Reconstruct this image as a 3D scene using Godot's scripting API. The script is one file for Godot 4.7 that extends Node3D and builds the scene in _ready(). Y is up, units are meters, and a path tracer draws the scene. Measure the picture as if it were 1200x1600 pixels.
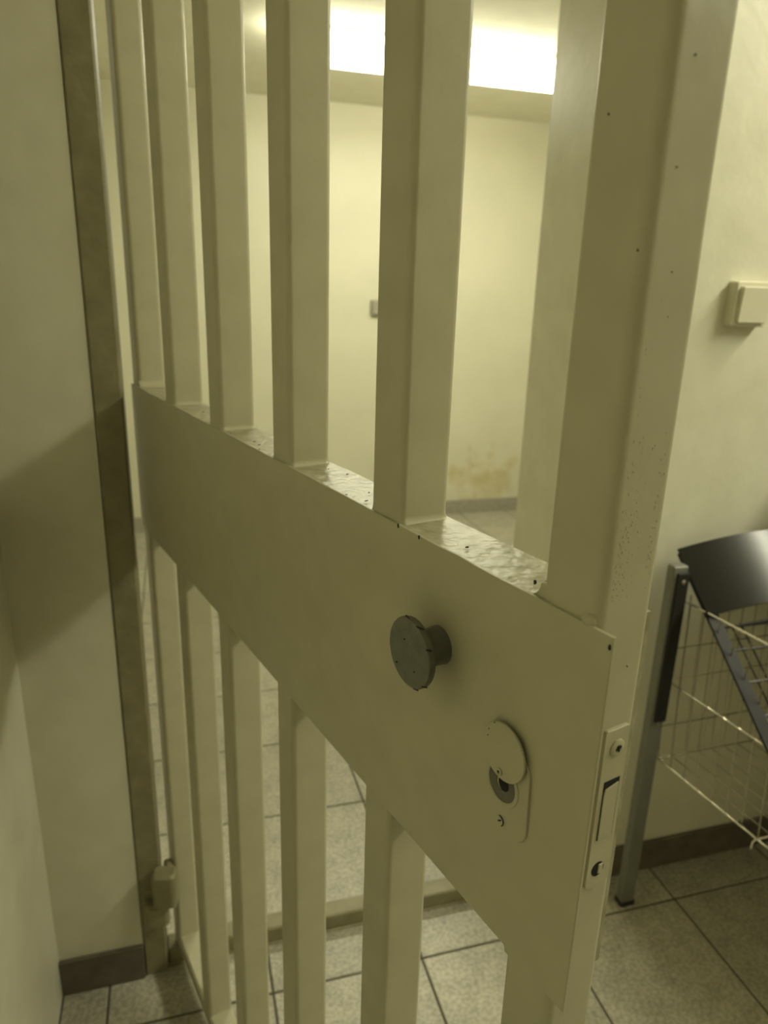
extends Node3D

# Units are metres. The doorway wall stands in the plane z = -1.15; the camera is at (0, 1.3, 0).
const DOOR_Z := -1.15          # near face of the doorway wall
const DOOR_BACK := -1.757      # its far face
const FAR_Z := -3.9            # far wall of the lit room behind the gate
const LEFT_X := -0.272         # side wall next to the hinges
const CEIL_NEAR := 2.42
const CEIL_FAR := 2.17
const JAMB_L := -0.122
const JAMB_R := 0.905
const HEAD_Y := 2.06

var taken := {}
var M := {}
var rng := RandomNumberGenerator.new()

# ------------------------------------------------------------------ scene tree helpers
func numbered(called: String) -> String:
	var k: int = taken.get(called, 0)
	taken[called] = k + 1
	return called if k == 0 else "%s_%03d" % [called, k]

func base(called: String, label: String, category: String, at := Vector3.ZERO, turn := 0.0, group := "") -> Node3D:
	var o := Node3D.new()
	o.name = numbered(called)
	o.position = at
	o.rotation.y = turn
	add_child(o)
	tag(o, label, category, group)
	return o

func tag(o: Node, label: String, category: String, group := "") -> void:
	o.set_meta("label", label)
	o.set_meta("category", category)
	if group:
		o.set_meta("group", group)

func put(buf: PackedVector3Array, called: String, m: Material, parent: Node = null, smooth := 38.0) -> MeshInstance3D:
	var o := MeshInstance3D.new()
	o.name = called if parent else numbered(called)
	o.mesh = commit(buf, smooth)
	o.material_override = m
	o.cast_shadow = GeometryInstance3D.SHADOW_CASTING_SETTING_ON
	(parent if parent else self).add_child(o, true)
	return o

func structure(buf: PackedVector3Array, called: String, m: Material) -> MeshInstance3D:
	var o := put(buf, called, m)
	o.set_meta("kind", "structure")
	return o

# ------------------------------------------------------------------ mesh helpers
# A shape is a list of triangles, wound so that (b - a) x (c - a) points outwards.
func commit(buf: PackedVector3Array, smooth: float) -> ArrayMesh:
	var n := buf.size() / 3
	var faces := PackedVector3Array()
	faces.resize(n)
	var at := {}
	for i in n:
		faces[i] = (buf[i * 3 + 1] - buf[i * 3]).cross(buf[i * 3 + 2] - buf[i * 3])
		for k in 3:
			var key := (buf[i * 3 + k] * 20000.0).round()
			if not at.has(key):
				at[key] = PackedInt32Array()
			at[key].append(i)
	var limit := cos(deg_to_rad(smooth))
	var verts := PackedVector3Array()
	var norms := PackedVector3Array()
	for i in n:
		var own := faces[i].normalized()
		if own == Vector3.ZERO:
			continue
		for k in [0, 2, 1]:
			var v: Vector3 = buf[i * 3 + k]
			var sum := Vector3.ZERO
			for j in at[(v * 20000.0).round()]:
				if faces[j].normalized().dot(own) >= limit:
					sum += faces[j]
			verts.append(v)
			norms.append(sum.normalized())
	var arrays := []
	arrays.resize(Mesh.ARRAY_MAX)
	arrays[Mesh.ARRAY_VERTEX] = verts
	arrays[Mesh.ARRAY_NORMAL] = norms
	var mesh := ArrayMesh.new()
	mesh.add_surface_from_arrays(Mesh.PRIMITIVE_TRIANGLES, arrays)
	return mesh

func join(buf: PackedVector3Array, part: PackedVector3Array, x := Transform3D.IDENTITY) -> PackedVector3Array:
	var volume := 0.0
	for i in part.size() / 3:
		volume += part[i * 3].dot(part[i * 3 + 1].cross(part[i * 3 + 2]))
	for i in part.size() / 3:
		buf.append(x * part[i * 3])
		buf.append(x * part[i * 3 + (2 if volume < 0.0 else 1)])
		buf.append(x * part[i * 3 + (1 if volume < 0.0 else 2)])
	return buf

func loft(rings: Array, closed_ends := true) -> PackedVector3Array:
	var out := PackedVector3Array()
	var n: int = rings[0].size()
	for r in rings.size() - 1:
		var a: PackedVector3Array = rings[r]
		var b: PackedVector3Array = rings[r + 1]
		for i in n:
			var j := (i + 1) % n
			out.append_array([a[i], a[j], b[j], a[i], b[j], b[i]])
	if closed_ends:
		for e in 2:
			var ring: PackedVector3Array = rings[0] if e == 0 else rings[-1]
			var c := Vector3.ZERO
			for p in ring:
				c += p / n
			for i in n:
				if e == 0:
					out.append_array([c, ring[(i + 1) % n], ring[i]])
				else:
					out.append_array([c, ring[i], ring[(i + 1) % n]])
	return out

func rrect(w: float, h: float, r: float, seg := 4) -> PackedVector2Array:
	var out := PackedVector2Array()
	r = minf(r, minf(w, h) * 0.499)
	for k in 4:
		var c := Vector2((w / 2 - r) * (1 if k in [0, 3] else -1), (h / 2 - r) * (1 if k < 2 else -1))
		for i in seg + 1:
			var a := PI / 2 * (k + float(i) / seg)
			out.append(c + Vector2(cos(a), sin(a)) * r)
	return out

# box with rounded upright edges and chamfered ends; the profile lies in x and z, y is the long axis
func pillar(center: Vector3, size: Vector3, r: float, chamfer := 0.0, seg := 4) -> PackedVector3Array:
	var rings := []
	var steps := [[-0.5, chamfer], [-0.5, 0.0], [0.5, 0.0], [0.5, chamfer]] if chamfer > 0.0 else [[-0.5, 0.0], [0.5, 0.0]]
	var k := 0
	for s in steps:
		var ring := PackedVector3Array()
		var y: float = center.y + s[0] * size.y
		if chamfer > 0.0 and k in [1, 2]:
			y -= signf(s[0]) * chamfer
		for p in rrect(size.x - 2 * s[1], size.z - 2 * s[1], maxf(r - s[1], 0.0004), seg):
			ring.append(Vector3(center.x + p.x, y, center.z + p.y))
		rings.append(ring)
		k += 1
	return join(PackedVector3Array(), loft(rings))

func box(center: Vector3, size: Vector3, bevel := 0.002) -> PackedVector3Array:
	return pillar(center, size, bevel, bevel, 1)

func span(a: Vector3, b: Vector3, bevel := 0.0) -> PackedVector3Array:   # box between two corners
	if bevel > 0.0:
		return box((a + b) / 2, (b - a).abs(), bevel)
	var out := PackedVector3Array()
	var lo := a.min(b)
	var hi := a.max(b)
	var rings := []
	for y in [lo.y, hi.y]:
		rings.append(PackedVector3Array([Vector3(lo.x, y, lo.z), Vector3(hi.x, y, lo.z), Vector3(hi.x, y, hi.z), Vector3(lo.x, y, hi.z)]))
	return join(out, loft(rings))

func tube(points: Array, r: float, seg := 8) -> PackedVector3Array:
	var rings := []
	var side := Vector3.ZERO
	for i in points.size():
		var d: Vector3 = (points[mini(i + 1, points.size() - 1)] - points[maxi(i - 1, 0)]).normalized()
		if side == Vector3.ZERO:
			side = d.cross(Vector3.UP if absf(d.y) < 0.9 else Vector3.RIGHT).normalized()
		else:
			side = (side - d * side.dot(d)).normalized()
		var up := side.cross(d)
		var ring := PackedVector3Array()
		for k in seg:
			var a := TAU * k / seg
			ring.append(points[i] + (side * cos(a) + up * sin(a)) * r)
		rings.append(ring)
	return join(PackedVector3Array(), loft(rings))

func lathe(profile: Array, seg := 40) -> PackedVector3Array:   # (radius, height) pairs turned about z
	var rings := []
	for p in profile:
		var ring := PackedVector3Array()
		for k in seg:
			var a := TAU * k / seg
			ring.append(Vector3(cos(a) * p.x, sin(a) * p.x, p.y))
		rings.append(ring)
	return join(PackedVector3Array(), loft(rings))

func slab(poly: PackedVector2Array, z0: float, z1: float, bevel := 0.0) -> PackedVector3Array:   # flat plate, outline in x and y
	var rings := []
	var c := Vector2.ZERO
	for p in poly:
		c += p / poly.size()
	for s in ([[z0, 0.0], [z1 - bevel, 0.0], [z1, bevel]] if bevel > 0.0 else [[z0, 0.0], [z1, 0.0]]):
		var ring := PackedVector3Array()
		for p in poly:
			var q: Vector2 = p + (c - p).normalized() * float(s[1])
			ring.append(Vector3(q.x, q.y, s[0]))
		rings.append(ring)
	var out := loft(rings, false)
	var turn := 0.0
	for i in poly.size():
		turn += poly[i].cross(poly[(i + 1) % poly.size()])
	var ids := Geometry2D.triangulate_polygon(poly)
	if ids.is_empty():
		return join(PackedVector3Array(), loft(rings))
	for k in ids.size() / 3:
		var t := [ids[k * 3], ids[k * 3 + 1], ids[k * 3 + 2]]
		var up := (poly[t[1]] - poly[t[0]]).cross(poly[t[2]] - poly[t[0]]) * turn > 0.0
		for e in 2:
			var ring: PackedVector3Array = rings[0] if e == 0 else rings[-1]
			var same := (e == 1) == up
			out.append_array([ring[t[0]], ring[t[1] if same else t[2]], ring[t[2] if same else t[1]]])
	return join(PackedVector3Array(), out)

func moved(buf: PackedVector3Array, x: Transform3D) -> PackedVector3Array:
	var out := PackedVector3Array()
	for v in buf:
		out.append(x * v)
	return out

func circle(c: Vector2, r: float, seg := 36) -> PackedVector2Array:
	var out := PackedVector2Array()
	for k in seg:
		out.append(c + Vector2(cos(TAU * k / seg), sin(TAU * k / seg)) * r)
	return out

# ------------------------------------------------------------------ materials
func lin(r: float, g: float, b: float) -> Color:
	return Color(r, g, b).linear_to_srgb()

func noise_tex(freq: float, lo: Color, hi: Color, sd: int, octaves := 4, size := 512, kind := FastNoiseLite.TYPE_SIMPLEX_SMOOTH) -> NoiseTexture2D:
	var n := FastNoiseLite.new()
	n.noise_type = kind
	n.seed = sd
	n.frequency = freq
	n.fractal_octaves = octaves
	var t := NoiseTexture2D.new()
	t.width = size
	t.height = size
	t.seamless = true
	t.noise = n
	var g := Gradient.new()
	g.set_color(0, lo)
	g.set_color(1, hi)
	t.color_ramp = g
	return t

func height_tex(freq: float, sd: int, octaves := 4, size := 512) -> NoiseTexture2D:
	return noise_tex(freq, Color.BLACK, Color.WHITE, sd, octaves, size)

func paint(called: String, c: Color, rough: float, vary := 0.06, bump := 0.0, bump_scale := 1.0, freq := 0.012) -> StandardMaterial3D:
	var m := StandardMaterial3D.new()
	m.resource_name = called
	m.albedo_color = c
	m.roughness = rough
	m.metallic_specular = 0.5
	m.uv1_triplanar = true
	m.uv1_world_triplanar = true
	m.uv1_scale = Vector3.ONE * bump_scale
	if vary > 0.0:
		m.albedo_texture = noise_tex(freq, Color(1 - vary, 1 - vary * 1.05, 1 - vary * 1.3), Color.WHITE, called.hash() % 997, 5)
	if bump > 0.0:
		m.heightmap_enabled = true
		m.heightmap_scale = bump
		m.heightmap_texture = height_tex(0.035, called.hash() % 991, 5)
	return m

func plain(called: String, c: Color, rough: float, metal := 0.0) -> StandardMaterial3D:
	var m := StandardMaterial3D.new()
	m.resource_name = called
	m.albedo_color = c
	m.roughness = rough
	m.metallic = metal
	return m

func speckle(called: String, tone: Color, sd: int) -> StandardMaterial3D:
	rng.seed = sd
	var n := 512
	var im := Image.create(n, n, false, Image.FORMAT_RGB8)
	var fine := FastNoiseLite.new()
	fine.seed = sd
	fine.frequency = 0.055
	fine.fractal_octaves = 3
	var broad := FastNoiseLite.new()
	broad.seed = sd + 5
	broad.frequency = 0.008
	for y in n:
		for x in n:
			var v := 0.88 + fine.get_noise_2d(x, y) * 0.15 + broad.get_noise_2d(x, y) * 0.09 + rng.randf_range(-0.06, 0.06)
			if rng.randf() < 0.012:
				v -= 0.22
			im.set_pixel(x, y, Color(v, v * 0.99, v * 0.955))
	var m := StandardMaterial3D.new()
	m.resource_name = called
	m.albedo_color = tone
	m.albedo_texture = ImageTexture.create_from_image(im)
	m.roughness = 0.42
	m.uv1_triplanar = true
	m.uv1_world_triplanar = true
	m.uv1_scale = Vector3.ONE * 3.1
	m.heightmap_enabled = true
	m.heightmap_scale = 0.03
	m.heightmap_texture = height_tex(0.05, sd + 2, 4)
	return m

func make_materials() -> void:
	M.wall = paint("wall_paint", lin(0.76, 0.74, 0.60), 0.42, 0.05, 0.05, 1.3)
	M.ceiling = paint("ceiling_paint", lin(0.84, 0.82, 0.68), 0.8, 0.04)
	M.gate = paint("gate_paint", lin(0.515, 0.49, 0.345), 0.36, 0.06, 0.022, 3.0)
	M.gate_thick = paint("gate_thick_paint", lin(0.48, 0.455, 0.32), 0.33, 0.25, 0.06, 4.0, 0.02)
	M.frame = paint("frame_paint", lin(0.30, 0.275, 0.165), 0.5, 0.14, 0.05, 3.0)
	M.tiles = [speckle("floor_tile_stone", lin(0.54, 0.52, 0.44), 11), speckle("floor_tile_stone_pale", lin(0.57, 0.55, 0.465), 12), speckle("floor_tile_stone_dull", lin(0.51, 0.49, 0.415), 13)]
	M.grout = paint("grout", lin(0.11, 0.10, 0.075), 0.9, 0.2)
	M.sill = paint("sill_mortar", lin(0.52, 0.47, 0.28), 0.7, 0.25, 0.08, 3.0, 0.02)
	M.skirting = paint("skirting_tile", lin(0.155, 0.135, 0.105), 0.5, 0.2, 0.02, 2.0, 0.02)
	M.skirting_far = paint("far_skirting_tile", lin(0.42, 0.40, 0.34), 0.5, 0.1, 0.02, 2.0, 0.02)
	M.knob = paint("knob_paint", lin(0.19, 0.193, 0.168), 0.42, 0.22, 0.02, 6.0, 0.03)
	M.chip = plain("bare_rust", lin(0.03, 0.024, 0.015), 0.8)
	M.steel = plain("dull_steel", lin(0.36, 0.34, 0.28), 0.38, 0.9)
	M.dark = plain("keyhole_dark", lin(0.008, 0.007, 0.006), 0.9)
	M.cylinder = paint("lock_cylinder_metal", lin(0.17, 0.16, 0.125), 0.4, 0.2, 0.0, 8.0)
	M.plastic = paint("switch_plastic", lin(0.74, 0.71, 0.55), 0.35, 0.03)
	M.grey_plastic = plain("grey_switch_plastic", lin(0.36, 0.34, 0.27), 0.4)
	M.chrome = plain("plated_wire", lin(0.82, 0.79, 0.70), 0.2, 0.95)
	M.thin_wire = plain("thin_plated_wire", lin(0.46, 0.43, 0.35), 0.22, 0.95)
	M.grey_metal = paint("grey_painted_steel", lin(0.21, 0.21, 0.18), 0.45, 0.1)
	M.black = plain("black_lacquer", lin(0.012, 0.012, 0.011), 0.3)
	M.black_strip = plain("black_plastic", lin(0.012, 0.011, 0.009), 0.65)
	M.wood = paint("dark_stained_wood", lin(0.10, 0.075, 0.048), 0.45, 0.3, 0.02, 2.0, 0.02)
	M.cabinet = paint("cabinet_laminate", lin(0.34, 0.30, 0.22), 0.5, 0.1)
	M.diffuser = plain("lamp_diffuser", lin(0.85, 0.83, 0.75), 0.5)
	M.diffuser.emission_enabled = true
	M.diffuser.emission = Color(1.0, 0.985, 0.87)
	M.diffuser.emission_energy_multiplier = 13.0
	M.lamp_body = plain("lamp_body", lin(0.7, 0.66, 0.45), 0.5)

# ------------------------------------------------------------------ lamps
func tube_lamp(label: String, at: Vector3, length: float, turn: float, energy: float) -> void:
	# at: middle of the top of the fitting, on the ceiling
	var t := base("ceiling_light", label, "ceiling light", at, turn)
	put(box(Vector3(0, -0.009, 0), Vector3(length, 0.018, 0.11), 0.003), "base_tray", M.lamp_body, t)
	# diffuser: a rounded trough
	var rings := []
	for x in [[-0.5, 0.012], [-0.5, 0.0], [0.5, 0.0], [0.5, 0.012]]:
		var ring := PackedVector3Array()
		var px: float = x[0] * (length - 0.02) + (0.012 if x[0] < 0.0 else -0.012) * (1.0 if x[1] == 0.0 else 0.0)
		for p in rrect(0.15 - 2 * x[1], 0.088 - 2 * x[1], 0.03, 5):
			ring.append(Vector3(px, -0.018 - 0.044 + p.y, p.x))
		rings.append(ring)
	put(join(PackedVector3Array(), loft(rings)), "diffuser", M.diffuser, t)
	var l := AreaLight3D.new()
	l.name = "tube_glow"
	l.area_size = Vector2(length - 0.04, 0.13)
	l.area_normalize_energy = true
	l.light_color = Color(1.0, 0.995, 0.885)
	l.light_energy = energy
	l.area_range = 14.0
	l.shadow_enabled = true
	l.position = Vector3(0, -0.109, 0)
	l.rotation_degrees.x = -90
	t.add_child(l)

# ------------------------------------------------------------------ gate
func flared_bar(s0: float, w: float, y0: float, y1: float, z0: float, z1: float, r: float, flare_low: float, flare_high: float) -> PackedVector3Array:
	# a square tube whose sides curve outwards where it is welded to a rail
	var rings := []
	var ys := []
	for i in 6:
		if flare_low > 0.0:
			ys.append([y0 + flare_low * (1.0 - cos(PI / 2 * i / 5.0)), flare_low * (1.0 - sin(PI / 2 * i / 5.0))])
	if flare_low <= 0.0:
		ys.append([y0, 0.0])
	if flare_high > 0.0:
		for i in 6:
			ys.append([y1 - flare_high * (1.0 - cos(PI / 2 * (5 - i) / 5.0)), flare_high * (1.0 - sin(PI / 2 * (5 - i) / 5.0))])
	else:
		ys.append([y1, 0.0])
	for e in ys:
		var ring := PackedVector3Array()
		for p in rrect(w, z1 - z0, r, 5):
			var side := signf(p.x) * clampf(absf(p.x) / (w / 2 - r), 0.0, 1.0)
			ring.append(Vector3(s0 + w / 2 + p.x + side * float(e[1]), e[0], (z0 + z1) / 2 + p.y))
		rings.append(ring)
	return join(PackedVector3Array(), loft(rings))

func chip(parent: Node, at: Vector3, toward: Vector3, w: float, h: float) -> void:
	# a small flake where the paint is off
	var poly := PackedVector2Array()
	for k in 9:
		var a := TAU * k / 9.0
		var q := rng.randf_range(0.6, 1.1)
		poly.append(Vector2(cos(a) * w * q, sin(a) * h * q))
	var up := Vector3.UP if absf(toward.y) < 0.9 else Vector3.RIGHT
	var x := up.cross(toward).normalized()
	put(moved(slab(poly, -0.0003, 0.0003), Transform3D(Basis(x, toward.cross(x), toward), at)), "paint_chip", M.chip, parent)

func make_gate() -> void:
	rng.seed = 77
	# local axes: x runs from the hinge to the lock edge, z points at the camera side
	var g := base("barred_gate", "cream painted steel barred gate standing open, with a wide lock rail and grey knob", "gate", Vector3(-0.0372, 0, -1.0798), -deg_to_rad(74.63))
	var T := 1.148     # top of the lock rail
	var B := 0.915     # bottom of it
	var top := 1.985
	var low := 0.042
	var f := -0.002    # front of the tubes; the rail's sheet lies at 0
	var b := -0.042
	put(flared_bar(-0.112, 0.04, low, top, b, f, 0.006, 0, 0), "hinge_stile", M.gate, g)
	var stile := put(flared_bar(0.8, 0.04, low, top, b, f, 0.0065, 0, 0), "lock_stile", M.gate, g)
	for s in [0.074, 0.259, 0.442, 0.624]:
		put(flared_bar(s, 0.04, T - 0.004, top - 0.03, b, f, 0.005, 0.008, 0.006), "upper_bar", M.gate, g)
		put(flared_bar(s, 0.04, low + 0.03, B + 0.004, b, f, 0.005, 0.006, 0.004), "lower_bar", M.gate, g)
	put(box(Vector3(0.364, top - 0.02, (f + b) / 2), Vector3(0.88, 0.04, 0.0396), 0.004), "top_rail", M.gate, g)
	put(box(Vector3(0.364, low + 0.016, (f + b) / 2), Vector3(0.88, 0.032, 0.0396), 0.003), "bottom_rail", M.gate, g)
	# lock rail: a hollow box between two sheets
	var rail := put(span(Vector3(-0.110, B + 0.001, f - 0.0002), Vector3(0.8385, T - 0.0012, b - 0.001)), "lock_rail", M.gate_thick, g)
	var sheet := put(slab(sheet_outline(-0.116, 0.852, B, T), f + 0.0001, 0.0, 0.0006), "rail_sheet", M.gate, g)
	put(slab(sheet_outline(-0.112, 0.826, B, T - 0.002), b - 0.003, b - 0.0012), "back_sheet", M.gate, g)
	# corner fillets beside both stiles, on the top of the rail
	for c in [[-0.072, 1.0], [0.80, -1.0]]:
		for e in [[T - 0.001, 1.0], [B + 0.001, -1.0]]:
			var poly := PackedVector2Array([Vector2(c[0] - c[1] * 0.004, e[0] - e[1] * 0.004), Vector2(c[0] + c[1] * 0.009, e[0] - e[1] * 0.004)])
			for i in 6:
				var a := PI / 2 * i / 5.0
				poly.append(Vector2(c[0] + c[1] * (0.009 - 0.009 * sin(a)), e[0] + e[1] * (0.009 - 0.009 * cos(a))))
			poly.append(Vector2(c[0] - c[1] * 0.004, e[0] + e[1] * 0.009))
			put(slab(poly, b + 0.0008, f - 0.0006), "weld_fillet", M.gate, g)
	# blob of paint where the sheet meets the lock stile
	put(moved(lathe([Vector2(0.0004, 0.0028), Vector2(0.0026, 0.0022), Vector2(0.0042, 0.0008), Vector2(0.0046, -0.0006)], 16), Transform3D(Basis.IDENTITY.scaled(Vector3(1, 0.85, 1)), Vector3(0.8345, T + 0.001, f))), "weld_bead", M.gate, g)
	for k in 18:
		chip(rail, Vector3(rng.randf_range(0.13, 0.79), T + 0.0003, rng.randf_range(0.0, 1.0) * -0.0405), Vector3.UP, rng.randf_range(0.0005, 0.0022), rng.randf_range(0.0004, 0.0012))
	for p in [Vector3(0.8505, T - 0.0052, 0.0), Vector3(0.795, T + 0.006, -0.003), Vector3(0.665, T - 0.001, 0.0), Vector3(0.69, T - 0.001, 0.0)]:
		chip(sheet, p, Vector3(0, 0, 1), 0.0012, 0.0016)
	for p in [Vector2(0.812, 1.372), Vector2(0.836, 1.318)]:
		chip(stile, Vector3(p.x, p.y, f + 0.0001), Vector3(0, 0, 1), 0.0004, 0.0006)
	for p in [Vector2(-0.016, 1.39), Vector2(-0.014, 1.35), Vector2(-0.02, 1.31), Vector2(-0.028, 1.12)]:
		chip(stile, Vector3(0.8401, p.y, p.x), Vector3(1, 0, 0), 0.0004, 0.0004)
	# grains of old paint under the coat on the stile's edge
	var grains := PackedVector3Array()
	for k in 170:
		var on_corner := k % 5 == 0
		var y := 1.16 + absf(rng.randfn(0.0, 0.05))
		var z := -0.0352 + rng.randf() * 0.004 if on_corner else -0.0092 - absf(rng.randfn(0.0, 0.006))
		var r := rng.randf_range(0.0003, 0.00075)
		join(grains, lathe([Vector2(0.0001, 0.5), Vector2(0.6, 0.35), Vector2(1.0, -0.3)], 7), Transform3D(Basis(Vector3(0, 0, -r), Vector3(0, r * 1.3, 0), Vector3(r * 0.8, 0, 0)), Vector3(0.84, y, z)))
	var gr := put(grains, "paint_grain", M.gate, g, 60.0)
	gr.set_meta("kind", "stuff")
	# knob
	var knob := put(moved(lathe([Vector2(0.0125, -0.001), Vector2(0.0128, 0.0), Vector2(0.0124, 0.004), Vector2(0.0122, 0.017), Vector2(0.0135, 0.0186), Vector2(0.021, 0.0188), Vector2(0.0228, 0.0195), Vector2(0.0232, 0.021), Vector2(0.0232, 0.0228), Vector2(0.0226, 0.0239), Vector2(0.0212, 0.0244), Vector2(0.012, 0.0247), Vector2(0.0002, 0.0248)], 48), Transform3D(Basis.IDENTITY, Vector3(0.719, 1.083, 0))), "pull_knob", M.knob, g, 30.0)
	knob.set_meta("label", "dark grey painted disc knob on a short stem")
	for a in [0.5, 1.15, -0.7, -1.2, 1.75]:
		var out := Vector3(cos(a), sin(a), 0.0)
		chip(knob, Vector3(0.719, 1.083, 0.0232) + out * 0.02325, (out + Vector3(0, 0, 0.9)).normalized(), 0.0035 if a > 0.9 else 0.0024, 0.0007)
	for p in [Vector2(-0.004, 0.008), Vector2(0.008, -0.009), Vector2(-0.012, -0.012)]:
		chip(knob, Vector3(0.719 + p.x, 1.083 + p.y, 0.02482), Vector3(0, 0, 1), 0.0007, 0.0007)
	# keyhole plate with its swivel cover
	var ep := PackedVector2Array()
	for p in rrect(0.0434, 0.0615, 0.0125, 8):   # its top is rounder, under the cover
		ep.append(Vector2(0.790, 1.02525) + (p if p.y < 0.0 else Vector2(p.x * sqrt(1.0 - (p.y / 0.0312) ** 4), p.y)))
	var esc := put(slab(ep, -0.0002, 0.0016, 0.0005), "escutcheon", M.gate, g)
	put(moved(lathe([Vector2(0.0143, -0.0005), Vector2(0.0143, 0.0021), Vector2(0.0136, 0.0026), Vector2(0.0122, 0.0026), Vector2(0.0116, 0.0021), Vector2(0.0116, -0.0005)], 36), Transform3D(Basis.IDENTITY, Vector3(0.789, 1.0258, 0))), "rose_ring", M.gate, esc)
	put(moved(lathe([Vector2(0.0115, 0.0), Vector2(0.0115, 0.0019), Vector2(0.0045, 0.0019), Vector2(0.0042, 0.0012), Vector2(0.0041, -0.0002)], 36), Transform3D(Basis.IDENTITY, Vector3(0.789, 1.0258, 0))), "lock_cylinder", M.cylinder, esc)
	put(moved(slab(circle(Vector2.ZERO, 0.0045, 20), 0.0012, 0.00195), Transform3D(Basis.IDENTITY, Vector3(0.7905, 1.0262, 0))), "keyhole", M.dark, esc)
	var cover := put(slab(circle(Vector2(0.790, 1.0482), 0.0179, 48), 0.0029, 0.0044, 0.0004), "keyhole_cover", M.gate, esc)
	put(moved(lathe([Vector2(0.0024, 0.0), Vector2(0.0024, 0.0009), Vector2(0.0018, 0.0013), Vector2(0.0013, 0.0013), Vector2(0.0011, 0.0008), Vector2(0.0002, 0.0008)], 18), Transform3D(Basis.IDENTITY, Vector3(0.7888, 1.0348, 0.0043))), "pivot_rivet", M.gate, cover)
	chip(cover, Vector3(0.7888, 1.0348, 0.00525), Vector3(0, 0, 1), 0.0007, 0.0009)
	for p in [Vector2(0.7812, 1.0632), Vector2(0.7768, 1.0565), Vector2(0.7765, 1.0520)]:
		chip(cover, Vector3(p.x, p.y, 0.0044), Vector3(0, 0, 1), 0.0004, 0.0004)
	put(moved(lathe([Vector2(0.0032, 0.0), Vector2(0.0032, 0.0005), Vector2(0.0026, 0.0008), Vector2(0.0002, 0.0008)], 18), Transform3D(Basis.IDENTITY, Vector3(0.7900, 1.0005, 0.0015))), "cover_screw", M.gate, esc)
	put(arc_wire(Vector3(0.7900, 1.0005, 0.0017), 0.0033, -0.9, 1.7, 0.00035), "screw_groove", M.chip, esc)
	put(tube([Vector3(0.7892, 0.9998, 0.0023), Vector3(0.7915, 1.0015, 0.0023)], 0.0005, 6), "screw_slot", M.chip, esc)
	# lock face plate on the edge of the stile
	var fp := PackedVector2Array()
	for p in rrect(0.0182, 0.1015, 0.002, 3):
		fp.append(p)
	var edge := Transform3D(Basis(Vector3(0, 0, -1), Vector3(0, 1, 0), Vector3(1, 0, 0)), Vector3(0.84, 1.0348, -0.026))
	var plate := put(moved(slab(fp, -0.0005, 0.0022, 0.0004), edge), "lock_face_plate", M.gate, g)
	var screw := put(moved(lathe([Vector2(0.0052, 0.0016), Vector2(0.0052, 0.0026), Vector2(0.0044, 0.0032), Vector2(0.0022, 0.0034), Vector2(0.0018, 0.0028), Vector2(0.0002, 0.0027)], 24), edge * Transform3D(Basis.IDENTITY, Vector3(0.0006, 0.0388, 0))), "plate_screw", M.gate, plate)
	for k in 2:
		var a := deg_to_rad(20 + 90 * k)
		put(moved(box(Vector3.ZERO, Vector3(0.0048, 0.0009, 0.0006), 0.0001), edge * Transform3D(Basis(Vector3(0, 0, 1), a), Vector3(0.0006, 0.0388, 0.0033))), "screw_cross", M.dark, screw)
	put(moved(lathe([Vector2(0.0047, 0.0015), Vector2(0.0047, 0.0024), Vector2(0.0002, 0.0025)], 20), edge * Transform3D(Basis.IDENTITY, Vector3(-0.0012, -0.0392, 0))), "screw_hole", M.dark, plate)
	put(moved(box(Vector3(0.0006, -0.0392, 0.0026), Vector3(0.0036, 0.0062, 0.0009), 0.0003), edge), "screw_shard", M.gate, plate)
	put(moved(box(Vector3(0.0004, 0.0003, 0.00215), Vector3(0.0122, 0.0378, 0.0007), 0.0002), edge), "latch_slot", M.dark, plate)
	var bolt := PackedVector2Array([Vector2(-0.0052, -0.018), Vector2(0.0052, -0.018), Vector2(0.0052, 0.0165), Vector2(-0.0045, 0.0145), Vector2(-0.0052, 0.012)])
	put(moved(slab(bolt, 0.0015, 0.0031, 0.0003), edge), "latch_bolt", M.gate, plate)
	# hinge blocks, each with its leaf; they stand square to the wall
	for y in [0.225, 1.78]:
		var k := put(moved(pillar(Vector3.ZERO, Vector3(0.044, 0.074, 0.034), 0.011, 0.004, 5), Transform3D(Basis(Vector3.UP, deg_to_rad(62.0)), Vector3(-0.0555, y, 0.0205))), "hinge_block", M.frame, g, 30.0)
		put(box(Vector3(-0.074, y, 0.006), Vector3(0.04, 0.06, 0.014), 0.003), "hinge_leaf", M.frame, k)

func arc_wire(c: Vector3, r: float, a0: float, a1: float, thick: float) -> PackedVector3Array:
	var pts := []
	for i in 12:
		var a := lerpf(a0, a1, i / 11.0)
		pts.append(c + Vector3(cos(a) * r, sin(a) * r, 0.0005))
	return tube(pts, thick, 5)

func sheet_outline(x0: float, x1: float, y0: float, y1: float) -> PackedVector2Array:
	# the cut edges of the sheet are a little uneven
	var out := PackedVector2Array()
	var n := 48
	for i in n + 1:
		out.append(Vector2(lerpf(x0, x1, i / float(n)), y0))
	for i in n + 1:
		out.append(Vector2(lerpf(x1, x0, i / float(n)), y1 + (rng.randf_range(-0.0006, 0.0004) if i > 3 else 0.0)))
	return out

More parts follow.
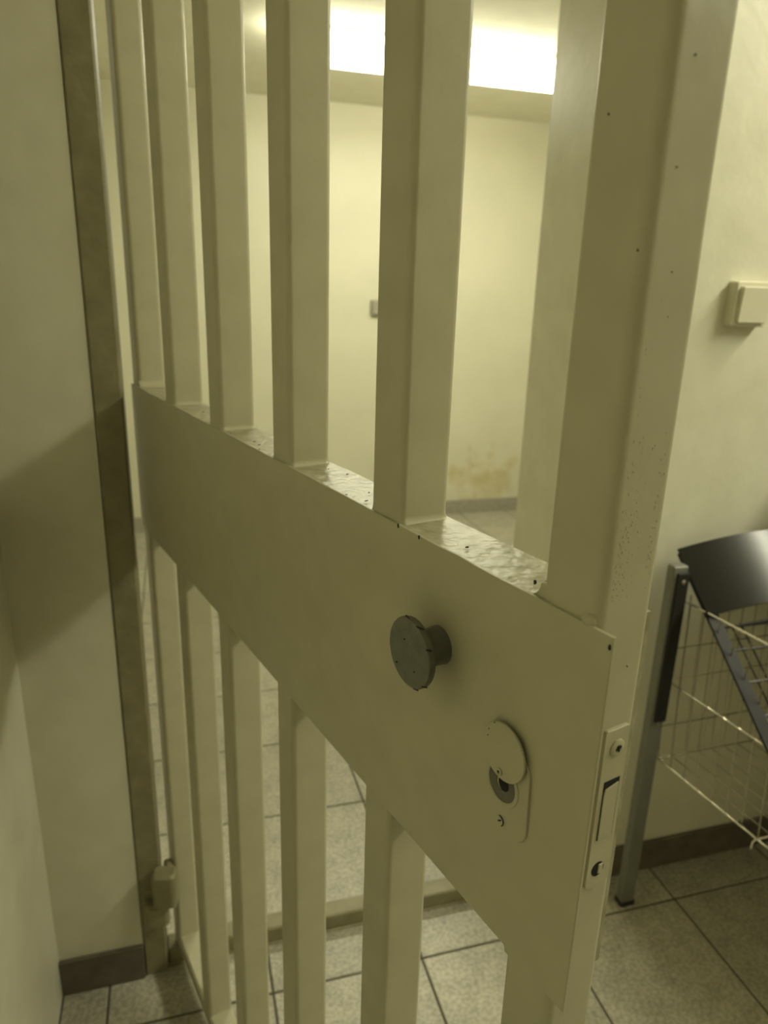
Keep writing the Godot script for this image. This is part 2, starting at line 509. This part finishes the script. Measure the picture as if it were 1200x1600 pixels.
func make_frame() -> void:
	var fr := base("door_frame", "dull painted steel door frame with threshold that the barred gate hangs in", "door frame", Vector3(0.39, 0, -1.18))
	var o := fr.position
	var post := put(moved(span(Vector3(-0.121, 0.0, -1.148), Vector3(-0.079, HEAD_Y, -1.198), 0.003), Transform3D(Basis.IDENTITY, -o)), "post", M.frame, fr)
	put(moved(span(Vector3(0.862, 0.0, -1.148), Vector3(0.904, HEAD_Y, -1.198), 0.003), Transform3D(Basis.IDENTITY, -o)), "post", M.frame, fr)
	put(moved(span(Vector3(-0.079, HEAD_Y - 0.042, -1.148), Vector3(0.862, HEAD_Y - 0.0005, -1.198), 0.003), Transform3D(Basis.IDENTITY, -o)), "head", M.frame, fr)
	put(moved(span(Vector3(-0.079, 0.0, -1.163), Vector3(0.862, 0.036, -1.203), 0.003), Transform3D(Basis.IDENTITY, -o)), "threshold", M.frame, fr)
	for y in [0.161, 1.716]:
		var k := put(moved(pillar(Vector3(-0.091, y, -1.1385), Vector3(0.046, 0.053, 0.034), 0.011, 0.006, 5), Transform3D(Basis.IDENTITY, -o)), "hinge_block", M.frame, post, 30.0)
		put(moved(box(Vector3(-0.098, y, -1.150), Vector3(0.036, 0.09, 0.008), 0.003), Transform3D(Basis.IDENTITY, -o)), "hinge_leaf", M.frame, k)

# ------------------------------------------------------------------ room
func make_room() -> void:
	var w := PackedVector3Array()
	# doorway wall: left pier, right pier, lintel
	join(w, span(Vector3(-0.72, 0, DOOR_Z), Vector3(JAMB_L, 2.5, DOOR_BACK)))
	join(w, span(Vector3(JAMB_R, 0, DOOR_Z), Vector3(3.6, 2.5, DOOR_BACK)))
	join(w, span(Vector3(JAMB_L, HEAD_Y, DOOR_Z), Vector3(JAMB_R, 2.5, DOOR_BACK)))
	structure(w, "wall_doorway", M.wall)
	structure(span(Vector3(LEFT_X - 0.12, 0, DOOR_Z - 0.01), Vector3(LEFT_X, 2.5, 1.02)), "wall_left", M.wall)
	structure(span(Vector3(3.3, 0, DOOR_Z - 0.01), Vector3(3.42, 2.5, 1.02)), "wall_right", M.wall)
	structure(span(Vector3(LEFT_X - 0.12, 0, 0.9), Vector3(3.42, 2.5, 1.02)), "wall_near", M.wall)
	structure(span(Vector3(-0.72, 0, FAR_Z), Vector3(2.37, 2.5, FAR_Z - 0.12)), "wall_far", far_wall_paint())
	structure(span(Vector3(-0.6, 0, DOOR_BACK + 0.01), Vector3(-0.72, 2.5, FAR_Z - 0.1)), "wall_far_left", M.wall)
	structure(span(Vector3(2.25, 0, DOOR_BACK + 0.01), Vector3(2.37, 2.5, FAR_Z - 0.1)), "wall_far_right", M.wall)
	structure(span(Vector3(LEFT_X - 0.12, CEIL_NEAR, DOOR_Z - 0.02), Vector3(3.42, CEIL_NEAR + 0.15, 1.02)), "ceiling", M.ceiling)
	structure(span(Vector3(-0.72, CEIL_FAR, DOOR_BACK + 0.02), Vector3(2.37, CEIL_FAR + 0.15, FAR_Z - 0.1)), "ceiling_far", M.ceiling)
	# floor: grout bed with single tiles on it
	var fl := Node3D.new()
	fl.name = "floor"
	add_child(fl)
	fl.set_meta("kind", "structure")
	put(span(Vector3(-0.75, -0.14, FAR_Z - 0.12), Vector3(3.6, -0.0016, 1.02)), "grout_bed", M.grout, fl)
	put(span(Vector3(JAMB_L, -0.002, -1.16), Vector3(JAMB_R, 0.0, -1.2285)), "doorway_strip", M.sill, fl)
	rng.seed = 5
	var pitch := 0.302
	var tile_mesh := commit(box(Vector3(0, -0.0098, 0), Vector3(pitch - 0.0045, 0.0196, pitch - 0.0045), 0.0012), 30.0)
	for iz in range(-9, 9):
		for ix in range(-6, 12):
			var x0 := 0.416 + ix * pitch
			var z0 := -1.05 + iz * pitch
			if iz < 0:
				z0 = -1.2315 + iz * pitch + pitch
				z0 -= pitch
			var lo := Vector2(x0, z0)
			var hi := Vector2(x0 + pitch, z0 + pitch)
			# clip to the rooms
			var room_lo := Vector2(LEFT_X, -1.160)
			var room_hi := Vector2(3.3, 0.9)
			if iz < 0:
				room_lo = Vector2(-0.6, FAR_Z)
				room_hi = Vector2(2.25, -1.2285)
				if hi.y > DOOR_BACK + 0.001:
					if lo.y < DOOR_BACK - 0.01 and (hi.x < JAMB_L or lo.x > JAMB_R):
						room_hi.y = DOOR_BACK
					else:
						room_lo.x = JAMB_L
						room_hi.x = JAMB_R
			var a := lo.max(room_lo)
			var c := hi.min(room_hi)
			if c.x - a.x < 0.02 or c.y - a.y < 0.02:
				continue
			var o := MeshInstance3D.new()
			o.name = "tile"
			o.material_override = M.tiles[rng.randi() % 3]
			o.mesh = tile_mesh if (c - a).is_equal_approx(hi - lo) else commit(box(Vector3(0, -0.0098, 0), Vector3(c.x - a.x - 0.0045, 0.0196, c.y - a.y - 0.0045), 0.0012), 30.0)
			o.position = Vector3((a.x + c.x) / 2, rng.randf_range(-0.0004, 0.0), (a.y + c.y) / 2)
			fl.add_child(o, true)
	# row between the threshold and the first tile line on the near side
	for ix in range(-3, 10):
		var xa := maxf(0.416 + ix * pitch, LEFT_X)
		var xb := minf(0.416 + (ix + 1) * pitch, 3.3)
		if xb - xa > 0.02:
			put(box(Vector3((xa + xb) / 2, -0.0098, (-1.161 - 1.05) / 2), Vector3(xb - xa - 0.0045, 0.0196, 0.111 - 0.0045), 0.0012), "tile", M.tiles[(ix + 3) % 3], fl)
	# a dark door in the wall behind the camera
	var dr := Node3D.new()
	dr.name = "door_1"
	dr.set_meta("kind", "structure")
	dr.position = Vector3(0.24, 0, 0.9)
	add_child(dr)
	put(box(Vector3(0, 1.02, -0.02), Vector3(0.88, 2.02, 0.04), 0.003), "leaf", M.wood, dr)
	for x in [-0.47, 0.47]:
		put(box(Vector3(x, 1.04, -0.015), Vector3(0.06, 2.08, 0.05), 0.003), "jamb", M.wood, dr)
	put(box(Vector3(0, 2.10, -0.015), Vector3(1.0, 0.06, 0.05), 0.003), "head", M.wood, dr)
	put(tube([Vector3(0.38, 1.03, -0.04), Vector3(0.38, 1.03, -0.085), Vector3(0.27, 1.03, -0.085)], 0.009, 10), "lever", M.steel, dr)
	# skirting
	structure(span(Vector3(LEFT_X, 0.0, DOOR_Z + 0.008), Vector3(JAMB_L, 0.081, DOOR_Z), 0.002), "baseboard_doorway_left", M.skirting)
	structure(span(Vector3(JAMB_R, 0.0, DOOR_Z + 0.009), Vector3(3.3, 0.080, DOOR_Z), 0.002), "baseboard_doorway_right", M.skirting)
	structure(span(Vector3(-0.6, 0.0, FAR_Z), Vector3(2.25, 0.083, FAR_Z + 0.009), 0.002), "baseboard_far", M.skirting_far)

func far_wall_paint() -> StandardMaterial3D:
	# the same paint with yellow damp stains above the skirting; the picture covers four metres of wall
	var n := 512
	var im := Image.create(n, n, false, Image.FORMAT_RGB8)
	var blot := FastNoiseLite.new()
	blot.seed = 31
	blot.frequency = 0.05
	blot.fractal_octaves = 4
	var soft := FastNoiseLite.new()
	soft.seed = 8
	soft.frequency = 0.02
	for r in n:
		for c in n:
			var x := c / float(n) * 4.0
			var y := 4.0 - r / float(n) * 4.0
			var v := 0.975 + soft.get_noise_2d(c, r) * 0.025
			var d := Vector2((x - 1.76) / 0.30, (y - 0.20) / 0.17).length()
			var s := clampf((1.0 - d) * 0.9 + blot.get_noise_2d(c, r) * 1.1, 0.0, 1.0) if d < 1.4 else 0.0
			im.set_pixel(c, r, Color(v, v * 0.998, v * 0.985).lerp(Color(0.78, 0.69, 0.42), s * 0.4))
	var m := paint("far_wall_paint", lin(0.76, 0.74, 0.60), 0.42, 0.0, 0.0, 0.25)
	m.albedo_texture = ImageTexture.create_from_image(im)
	return m

# ------------------------------------------------------------------ things on the walls
func switch_box(label: String, at: Vector3, size: float, m: Material) -> void:
	var t := base("light_switch", label, "light switch", at)
	var pl := PackedVector2Array()
	for p in rrect(size, size, 0.006, 5):
		pl.append(p)
	put(slab(pl, 0.0, 0.022, 0.003), "housing", m, t)
	var rk := PackedVector2Array()
	for p in rrect(size * 0.80, size * 0.80, 0.004, 4):
		rk.append(p)
	put(moved(slab(rk, 0.021, 0.030, 0.002), Transform3D(Basis(Vector3(1, 0, 0), deg_to_rad(3.0)), Vector3(0, 0, 0))), "rocker", m, t)

# ------------------------------------------------------------------ wire basket stand
func make_stand() -> void:
	var at := Vector3(0.903, 0, -1.07)
	var t := base("basket_stand_post", "slim grey steel upright with black runner strip standing against the switch wall", "stand", at)
	var up := put(span(Vector3(-0.016, 0.0, -0.012), Vector3(0.016, 0.812, 0.010), 0.002), "upright", M.grey_metal, t)
	var strip := put(span(Vector3(-0.009, 0.475, 0.0101), Vector3(0.0165, 0.800, 0.016), 0.001), "runner_strip", M.black_strip, t)
	for y in [0.782, 0.468]:
		put(moved(lathe([Vector2(0.005, 0.0), Vector2(0.005, 0.0015), Vector2(0.003, 0.003), Vector2(0.0002, 0.0033)], 14), Transform3D(Basis.IDENTITY, Vector3(0.004, y, 0.0155 if y > 0.5 else 0.0098))), "screw", M.steel, strip)
	put(box(Vector3(0, 0.006, -0.001), Vector3(0.036, 0.012, 0.026), 0.002), "foot_cap", M.black_strip, up)

	# basket
	var bk := base("wire_basket", "plated wire basket beside the grey upright, holding a black rack", "basket", Vector3(1.15, 0.372, -0.87))
	var o := bk.position
	var side := Vector3(cos(deg_to_rad(83.3)), 0, sin(deg_to_rad(83.3)))
	var across := Vector3(cos(deg_to_rad(-1.5)), 0, -sin(deg_to_rad(-1.5)) * -1.0)
	var levels := [Vector3(0.9265, 0.7355, -1.088), Vector3(0.9265, 0.5555, -1.079), Vector3(0.9265, 0.3765, -1.067)]
	var L := 0.46
	var W := 0.44
	var corner := func(k: int, u: float, v: float) -> Vector3:
		return levels[k] + side * (u * L) + across * (v * W) - o
	for k in 3:   # rims
		var pts := []
		for c in [[0, 0], [1, 0], [1, 1], [0, 1], [0, 0]]:
			pts.append(corner.call(k, c[0], c[1]))
		for i in 4:
			if k > 0 or i < 3:
				put(tube([pts[i], pts[i + 1]], 0.0021 if k != 1 else 0.0018, 8), "rim_wire", M.chrome, bk)
	var n := 13
	for i in n + 1:
		var q := i / float(n)
		for v in [0.0, 1.0]:
			put(tube([corner.call(0, q, v), corner.call(1, q, v), corner.call(2, q, v)], 0.0012, 6), "upright_wire", M.thin_wire, bk)
		if i > 0 and i < n:
			for u in [0.0, 1.0]:
				put(tube([corner.call(0, u, q), corner.call(1, u, q), corner.call(2, u, q)], 0.0012, 6), "upright_wire", M.thin_wire, bk)
			put(tube([corner.call(2, 0.0, q), corner.call(2, 1.0, q)], 0.0012, 6), "floor_wire", M.thin_wire, bk)
	for y in [0.31, 0.79]:   # extra wires on the wall side
		var a: Vector3 = corner.call(0, 0.0, 0.0).lerp(corner.call(2, 0.0, 0.0), y)
		var b: Vector3 = corner.call(0, 0.0, 1.0).lerp(corner.call(2, 0.0, 1.0), y)
		put(tube([a, b], 0.0014, 6), "back_wire", M.thin_wire, bk)
	for u in [0.53, 0.94]:   # bearer wires under the floor with bent ends
		var a: Vector3 = corner.call(2, u, 0.0) + Vector3(0, -0.003, 0)
		var b: Vector3 = corner.call(2, u, 1.0) + Vector3(0, -0.003, 0)
		put(tube([a + Vector3(-0.006, -0.018, 0), a + Vector3(-0.005, -0.004, 0), a, b], 0.002, 8), "bearer_wire", M.chrome, bk)

	# black rack leaning from the wall to the front of the basket
	var rk := base("black_rack", "black lacquered rack with curved sheet top leaning in the wire basket", "rack", Vector3(1.13, 0.39, -0.9))
	var ro := rk.position
	var TL := Vector3(0.937, 0.824, -1.12)
	var dn := Vector3(-0.011, -0.239, 0.30)        # along the straps
	var wide := Vector3(1.0, 0.04, 0.075) * 0.37   # across
	var out := Vector3(-0.078, 0.781, 0.619)       # square to both
	var rings2 := []
	for v in [0.0, 0.385]:
		var ring := PackedVector3Array()
		for e in [1.0, -1.0]:
			for i in 25:
				var q := (i if e > 0.0 else 24 - i) / 24.0
				ring.append(TL + wide * q + out * (0.046 * (1.0 - (2.0 * q - 1.0) ** 2) - (0.0 if e > 0.0 else 0.003)) + dn * v - ro)
		rings2.append(ring)
	var curved := loft(rings2, false)
	for i in 24:
		var lo: PackedVector3Array = rings2[0]
		var hi: PackedVector3Array = rings2[1]
		curved.append_array([lo[i], lo[48 - i], lo[i + 1], lo[i], lo[49 - i], lo[48 - i]])
		curved.append_array([hi[i], hi[i + 1], hi[48 - i], hi[i], hi[48 - i], hi[49 - i]])
	put(join(PackedVector3Array(), curved), "curved_sheet", M.black, rk, 30.0)
	for q in [0.0, 0.934]:
		var strap := []
		for v in [0.02, 1.62]:
			var p0: Vector3 = TL + dn * v + wide * q - out * 0.004 - ro
			strap.append(PackedVector3Array([p0, p0 + wide * 0.066, p0 + wide * 0.066 - out * 0.006, p0 - out * 0.006]))
		put(join(PackedVector3Array(), loft(strap)), "side_strap", M.black_strip, rk)
	for v in [0.44, 0.56, 0.72, 0.88, 1.05, 1.25, 1.5]:
		put(tube([TL + dn * v + wide * 0.05 - out * 0.012 - ro, TL + dn * v + wide * 0.95 - out * 0.012 - ro], 0.0022, 8), "cross_wire", M.black, rk)
	for q in [0.13, 0.185, 0.34, 0.40, 0.60, 0.80]:
		put(tube([TL + dn * 0.42 + wide * q - out * 0.015 - ro, TL + dn * 1.5 + wide * q - out * 0.015 - ro], 0.0018, 8), "long_wire", M.black, rk)
	var p1: Vector3 = TL + dn * 0.45 + wide * 0.12 - ro
	put(tube([p1, p1 + wide * 0.5 + out * 0.03], 0.0035, 8), "brace_rod", M.black, rk)

	# a cupboard further along the wall, outside the frame; its shade lies on the wall and the floor round the basket
	var cb := base("storage_cupboard", "brown laminate storage cupboard standing right of the wire basket", "cupboard", Vector3(1.88, 0, -0.72))
	put(box(Vector3(0, 0.705, 0), Vector3(0.88, 1.33, 0.80), 0.004), "body", M.cabinet, cb)
	put(box(Vector3(0, 1.385, 0), Vector3(0.90, 0.03, 0.82), 0.004), "top", M.cabinet, cb)
	put(box(Vector3(0, 0.02, -0.02), Vector3(0.84, 0.04, 0.72), 0.002), "plinth", M.black_strip, cb)
	for s in [-1, 1]:
		var d := put(box(Vector3(0.22 * s, 0.705, 0.409), Vector3(0.43, 1.29, 0.018), 0.003), "door", M.cabinet, cb)
		put(box(Vector3(0.05 * s, 0.86, 0.427), Vector3(0.012, 0.12, 0.018), 0.004), "handle", M.steel, d)

func _ready() -> void:
	# camera
	var cam := Camera3D.new()
	cam.name = "camera"
	add_child(cam)
	cam.transform = Transform3D(Basis(Vector3(0.96161, 0.02791, 0.27299), Vector3(0.05570, 0.95425, -0.29378), Vector3(-0.26870, 0.29770, 0.91606)).orthonormalized(), Vector3(0, 1.3, 0))
	cam.keep_aspect = Camera3D.KEEP_HEIGHT
	var lens := CameraAttributesPhysical.new()
	lens.frustum_focal_length = 24.5
	lens.frustum_near = 0.02
	lens.frustum_far = 50.0
	lens.frustum_focus_distance = 0.47
	lens.exposure_aperture = 8.5
	cam.attributes = lens
	cam.fov = rad_to_deg(2.0 * atan(800.0 / 1120.0))
	cam.near = 0.02
	cam.current = true
	# environment: closed rooms, no sky
	var we := WorldEnvironment.new()
	we.name = "environment"
	var env := Environment.new()
	env.background_mode = Environment.BG_COLOR
	env.background_color = Color.BLACK
	env.tonemap_mode = Environment.TONE_MAPPER_LINEAR
	env.tonemap_exposure = 1.06
	env.sdfgi_enabled = true
	env.ssao_enabled = true
	env.ssil_enabled = true
	we.environment = env
	add_child(we)
	make_materials()
	tube_lamp("bright fluorescent ceiling light glowing in the room behind the gate", Vector3(1.065, CEIL_FAR, -2.885), 1.28, 0.0, 1.15)
	tube_lamp("fluorescent ceiling light over the near room, right of the gate", Vector3(1.9, CEIL_NEAR, -0.45), 1.28, PI / 2, 2.5)
	make_room()
	make_frame()
	make_gate()
	switch_box("cream square light switch on the wall right of the gate", Vector3(1.021, 1.291, DOOR_Z), 0.080, M.plastic)
	switch_box("small light switch on the far wall behind the gate bars", Vector3(1.075, 1.20, FAR_Z), 0.082, M.grey_plastic)
	make_stand()
	print("fov ", cam.fov)
